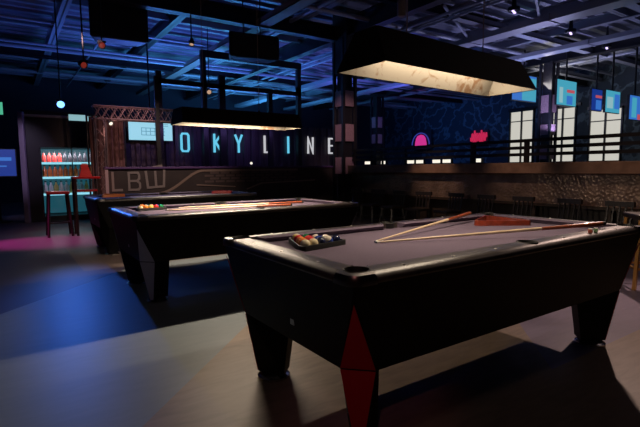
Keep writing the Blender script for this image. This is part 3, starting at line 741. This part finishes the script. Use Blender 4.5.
b = new(); box(b, (-.28, -.004, .02), (.12, 0, .32)); obj('lit_panel', b, 'lamp_green', t)

# ------------------------------------------------------------------ drink ledge on the right, rails, stools
LX, Y0, Y1 = 7.0, -1.5, 9.02
t = thing('drink_ledge', 'long drink ledge with brown board top and patterned metal front', 'counter', (LX, 0, 0))
b = new(); box(b, (-.06, Y0, 1.07), (.30, Y1, 1.245)); obj('top_board', b, 'oak', t, bevel=.008, label='brown boarded top')
b = new(); box(b, (.07, Y0, .58), (.13, Y1, 1.07)); obj('front_panel', b, 'plate', t, label='patterned metal front panel')
b = new(); box(b, (.03, Y0, .555), (.20, Y1, .60)); obj('lower_trim', b, 'darkwood', t)
b = new(); box(b, (.16, Y0, 0), (.20, Y1, .56)); obj('kick_board', b, 'darkwood', t)
for i in range(10):
    y = Y0 + .1 + i * 1.13; b = new(); box(b, (.06, y - .04, 0), (.16, y + .04, .56)); obj('post', b, 'darkwood', t)
t = thing('guard_rail', 'black three-bar guard rail above the drink ledge', 'railing', (LX + .10, 0, 0))
for z in (1.605, 1.49, 1.38):
    b = new(); box(b, (-.022, Y0, z - .026), (.022, Y1, z + .026)); obj('rail_bar', b, 'black_metal', t)
for y, w in ((8.9, .02), (7.2, .012), (5.47, .05), (4.42, .04), (2.3, .02), (.2, .02)):
    b = new(); box(b, (-.02, y - w, 1.245), (.02, y + w, 1.63)); obj('rail_post', b, 'black_metal', t)
ORD = ['first', 'second', 'third', 'fourth', 'fifth', 'sixth', 'seventh', 'eighth', 'ninth']
st0 = stool((6.62, 8.5, 0), R(90), .40, .36, 'x', 'darkwood', 'dark_steel', True, 'low dark stools along the drink ledge', 'ledge_stool', .15)
for i in range(9):
    o = st0 if i == 0 else tree(st0)
    o.location = (6.60 + random.uniform(-.04, .04), 8.45 - i * .70, 0); o.rotation_euler = (0, 0, R(90 + 180 + random.uniform(-10, 10)))
    o['label'] = 'dark stool with spindle back at the drink ledge, %s from the pink column' % ORD[i]
stool((5.17, 1.90, 0), R(45), .72, .36, 'stool with brass legs at the right edge beyond the nearest table', 'darkwood', 'gold', rung=.2)

# ------------------------------------------------------------------ beyond the ledge: windows, tvs, neons, lights
def window(n, yc, w, z0, z1, x=16.0):
    b = new(); fr = .05
    for lo_, hi_ in (((-.04, -w / 2, z0), (.04, -w / 2 + fr, z1)), ((-.04, w / 2 - fr, z0), (.04, w / 2, z1)), ((-.04, -w / 2, z0), (.04, w / 2, z0 + fr)), ((-.04, -w / 2, z1 - fr), (.04, w / 2, z1)), ((-.04, -.025, z0), (.04, .025, z1)), ((-.03, -w / 2, z1 - .42), (.03, w / 2, z1 - .39))): box(b, lo_, hi_)
    o = bpy.data.objects.new('window_%d' % n, None); C.objects.link(o); o.location = (x, yc, 0); o['kind'] = 'structure'
    obj('window_frame', b, 'dark_steel', o)
    b = new(); box(b, (.02, -w / 2 + .02, z0 + .02), (.03, w / 2 - .02, z1 - .02)); obj('pane', b, 'window_glow', o)
    b = new(); box(b, (.04, -w / 2 - .1, 0), (.12, w / 2 + .1, z0)); box(b, (.04, -w / 2 - .1, z1), (.12, w / 2 + .1, z1 + .1)); obj('window_wall', b, 'wall_dark', o)
window(1, 10.20, 1.00, 1.30, 3.26); window(2, 8.66, .92, 1.30, 3.20); window(3, 7.28, 1.02, 1.30, 3.02)
def tv(px_x0, y, zc, w, h, main, bands, label):
    t = thing('hanging_television', label, 'television', (px_x0, y, zc), 0, 'televisions hung over the far lanes')
    b = new(); box(b, (0, 0, -h / 2), (w, .06, h / 2)); obj('case', b, 'black_metal', t)
    b = new(); box(b, (.015, -.005, -h / 2 + .015), (w - .015, 0, h / 2 - .015)); obj('screen', b, main, t)
    for m, a0, a1, c0, c1 in bands:
        b = new(); box(b, (w * a0, -.008, h * (c0 - .5)), (w * a1, -.005, h * (c1 - .5))); obj('screen_image', b, m, t)
    b = new(); tube(b, (w / 2, .03, h / 2), (w / 2, .03, 4.75 - zc), .025); obj('mount_pole', b, 'black_metal', t)
tv(12.85, 8.55, 3.60, 1.30, .80, 'screen_blue', [('screen_teal', .4, .98, .04, .9)], 'blue and teal television behind the right end of the big lamp')
tv(13.28, 7.40, 3.32, 1.08, .74, 'screen_teal', [('screen_red', .50, .9, .52, .64), ('screen_pale', .12, .3, .1, .7), ('screen_blue', .5, .8, .06, .4)], 'teal television with a red band, between dark hangers at upper right')
tv(13.88, 6.72, 3.06, .62, .62, 'screen_deep', [('screen_red', .35, .95, .6, .72), ('screen_blue', .4, .9, .08, .5)], 'deep blue television with a red band at right')
tv(13.78, 6.30, 2.96, .85, .62, 'screen_teal', [('screen_pale', .1, .5, .2, .7), ('screen_blue', .6, .95, .2, .85)], 'pale teal television second from the right edge')
tv(13.90, 5.75, 2.74, .70, .66, 'screen_blue', [('screen_teal', .2, .6, .1, .9), ('screen_red', .70, .98, .03, .25)], 'blue television with a red corner, closest to the right edge')
# neon dome sign (pink) and red scribble sign
def arc(bm, r, y, z, x, r_t, m=0, a0=0, a1=180, n=16):
    P = [Vector((x, y + r * math.cos(R(a0 + (a1 - a0) * i / n)), z + r * math.sin(R(a0 + (a1 - a0) * i / n)))) for i in range(n + 1)]
    for p, q in zip(P, P[1:]): tube(bm, p, q, r_t, n=6)
t = thing('neon_dome_sign', 'pink neon dome sign with a blue outer arc on the far wall', 'neon sign', (18.7, 17.84, 2.40))
b = new(); box(b, (.06, -.7, -.25), (.12, .7, .8)); tube(b, (.1, 0, 0), (.3, 0, 0), .03); obj('back_board', b, 'wall_dark', t)
b = new(); arc(b, .62, 0, 0, 0, .03); obj('outer_tube', b, 'neon_blue', t, label='blue outer arc')
b = new(); prism(b, [(-.42, -.12), (.42, -.12), (.40, .1), (.34, .34), (.22, .48), (0, .54), (-.22, .48), (-.34, .34), (-.40, .1)], 0, .03); bmesh.ops.rotate(b, cent=(0, 0, 0), matrix=Matrix(((0, 0, 1), (1, 0, 0), (0, 1, 0))), verts=b.verts[:]); obj('pink_panel', b, 'neon_pink', t)
t = thing('neon_scribble_sign', 'red neon scribble sign on the far wall, right of the pink dome', 'neon sign', (18.8, 14.2, 2.58))
b = new(); box(b, (.06, -.5, -.36), (.12, .5, .36)); tube(b, (.1, 0, 0), (.2, 0, 0), .03); obj('back_board', b, 'wall_dark', t)
b = new(); P = [Vector((0, -.45 + i * .9 / 40, .26 * math.sin(i * 1.1) * (1 - .3 * math.sin(i * .37)))) for i in range(41)]
for p, q in zip(P, P[1:]): tube(b, p, q, .035, n=6)
obj('neon_tube', b, 'neon_red', t)
# row of small white light boxes on a low far wall
b = new(); box(b, (15.1, 9.5, 0), (15.25, 20, 1.33)); tag(struct('low_wall', b, 'wall_dark'), 'dark low wall carrying the small white lights', 'half wall', kind='structure')
for k_, (y, w) in enumerate(((17.95, .5), (16.85, .35), (15.0, .42), (14.45, .42), (13.5, .42), (12.95, .42), (11.47, .38))):
    t = thing('light_box', 'small white light box on the far low wall, %s from the left' % ORD[k_], 'light box', (15.17, y, 1.33), 0, 'white light boxes on the far low wall')
    b = new(); box(b, (-.06, -w / 2 - .02, 0), (.06, w / 2 + .02, .20)); obj('case', b, 'black_metal', t)
    b = new(); box(b, (-.065, -w / 2, .03), (-.06, w / 2, .17)); obj('lit_face', b, 'lamp_white', t)

# ------------------------------------------------------------------ lights
def spot(loc, aim, power, col, size, blend=.3, r=.05, name='spot_light'):
    l = bpy.data.lights.new(name, 'SPOT'); l.energy = power; l.color = col; l.spot_size = R(size); l.spot_blend = blend; l.shadow_soft_size = r
    o = bpy.data.objects.new(name, l); C.objects.link(o); o.location = loc
    o.rotation_euler = (Vector(aim) - Vector(loc)).to_track_quat('-Z', 'Y').to_euler(); return o
def area(loc, aim, power, col, sx, sy, name='area_light'):
    l = bpy.data.lights.new(name, 'AREA'); l.shape = 'RECTANGLE'; l.size = sx; l.size_y = sy; l.energy = power; l.color = col
    o = bpy.data.objects.new(name, l); C.objects.link(o); o.location = loc
    o.rotation_euler = (Vector(aim) - Vector(loc)).to_track_quat('-Z', 'Y').to_euler(); return o
BLUE, CYAN, INDIGO = (.09, .19, 1), (.08, .44, 1), (.16, .18, 1)
area((5.6, 12.7, 2.7), (5.6, 13.0, 5), 110, BLUE, 6.0, .3, 'wall_uplight')
area((5.6, 15.5, 2.6), (5.8, 15.2, 5), 130, CYAN, 5, .4, 'wall_uplight')
area((9.2, 18.0, 2.6), (9.0, 17.6, 5), 120, CYAN, 4, .4, 'wall_uplight')
area((2.9, 12.6, 2.7), (2.6, 11.5, 5), 24, BLUE, 1.6, .2, 'wall_uplight')
area((0.8, 14.0, 2.9), (0.9, 12.0, 5), 8, BLUE, .8, .2, 'wall_uplight')
area((11.0, 12.0, 2.8), (11, 12.5, 5), 80, INDIGO, 4, .3, 'lane_uplight')
area((12.0, 7.6, 2.2), (12, 7.2, 5), 95, (.50, .50, 1), 4, .3, 'lane_uplight')
area((14.5, 8.5, 3.6), (15.5, 7.0, 5), 34, (.9, .85, .8), 3, .3, 'lane_uplight')
area((16.2, 15.0, 3.6), (18.9, 15.0, 2.2), 24, (.06, .27, 1), 6, .3, 'far_wall_wash')
area((4.5, 11.0, 2.2), (4.5, 12.0, 1.7), 7, (.40, .25, 1), 4, .1, 'partition_wash')
spot((.938, 9.85, 2.36), (.60, 5.0, .3), 250, (.05, .20, 1), 26, 1, .05, 'blue_spot')
spot((-3.2, 10.5, 3.6), (.45, 8.9, 0), 2300, (1, .07, .50), 20, .9, name='magenta_spot')
spot((-1.0, 10.5, 3.2), (2.0, 7.4, .8), 520, (.10, .35, 1), 28, .8, name='table_spot')
spot((3.0, 8.6, 3.42), (2.3, 7.3, .8), 330, (1, .80, .62), 30, .15, .02, 'track_spot')
spot((1.0, 7.6, 3.3), (2.2, 10.0, 2.3), 260, (1, .58, .56), 32, .8, name='truss_fill')  # added light without a fixture, brightens the front of the truss
spot((6.6, 2.75, 3.2), (3.9, 1.1, 0), 330, (1, .70, .58), 46, .6, .05, name='right_spot')
for y, p, a_ in ((2.9, 220, 30), (4.5, 280, 22), (6.3, 450, 22)): spot((4.66, y, 3.98), (7.05, y, .80), p, (1, .62, .42), a_, 1, .04, 'ledge_spot')
spot((1.85, 9.9, 2.08), (1.9, 11.3, 1.6), 16, (1, .55, .42), 90, .8, name='truss_spot')
spot((2.6, 7.6, 3.6), (2.6, 9.6, .95), 240, (1, .74, .62), 62, .9, name='mural_spot')
spot((1.2, 8.2, 3.0), (1.0, 9.6, .8), 90, (1, .30, .22), 40, .8, name='red_spot')
spot((-.4, 9.0, 3.2), (.3, 12.4, 1.5), 200, (.75, .6, 1), 26, .8, name='cooler_spot')
spot((4.6, 6.2, 3.9), (7.0, 9.2, 2.0), 330, (1, .64, .66), 26, .9, name='column_fill')  # added light without a fixture, lifts the pink column plates
spot((11.4, 12.6, 3.9), (13.9, 15.9, 2.7), 140, (.30, .32, 1), 24, .8, name='column_fill')  # added blue light for the far column's plates
area((1.28, 12.56, 1.69), (1.28, 12.66, 0), 17, (.85, .93, 1), 1.1, .05, 'cooler_light')
spot((-.9, -.7, 3.0), (1.08, 1.36, .40), 26, (1, .36, .32), 15, .9, .05, name='corner_fill')  # added reddish fill, brightens the near table's corner panel
area((6.6, .6, 4.3), (4.6, 1.0, 0), 3, (1, .74, .66), .5, .5, 'overhead_fill')  # added soft fill for the floor at right, no lamp there
area((-1.6, .2, 4.4), (-.2, 1.6, 0), 4, (1, .80, .78), .6, .6, 'overhead_fill')  # added soft fill from the camera side, no lamp there
w = bpy.data.worlds.new('world'); sc.world = w; w.use_nodes = True
w.node_tree.nodes['Background'].inputs[0].default_value = (.22, .36, .50, 1); w.node_tree.nodes['Background'].inputs[1].default_value = .008
sc.view_settings.view_transform = 'Standard'; sc.view_settings.look = 'None'; sc.view_settings.gamma = 1; sc.view_settings.exposure = 0
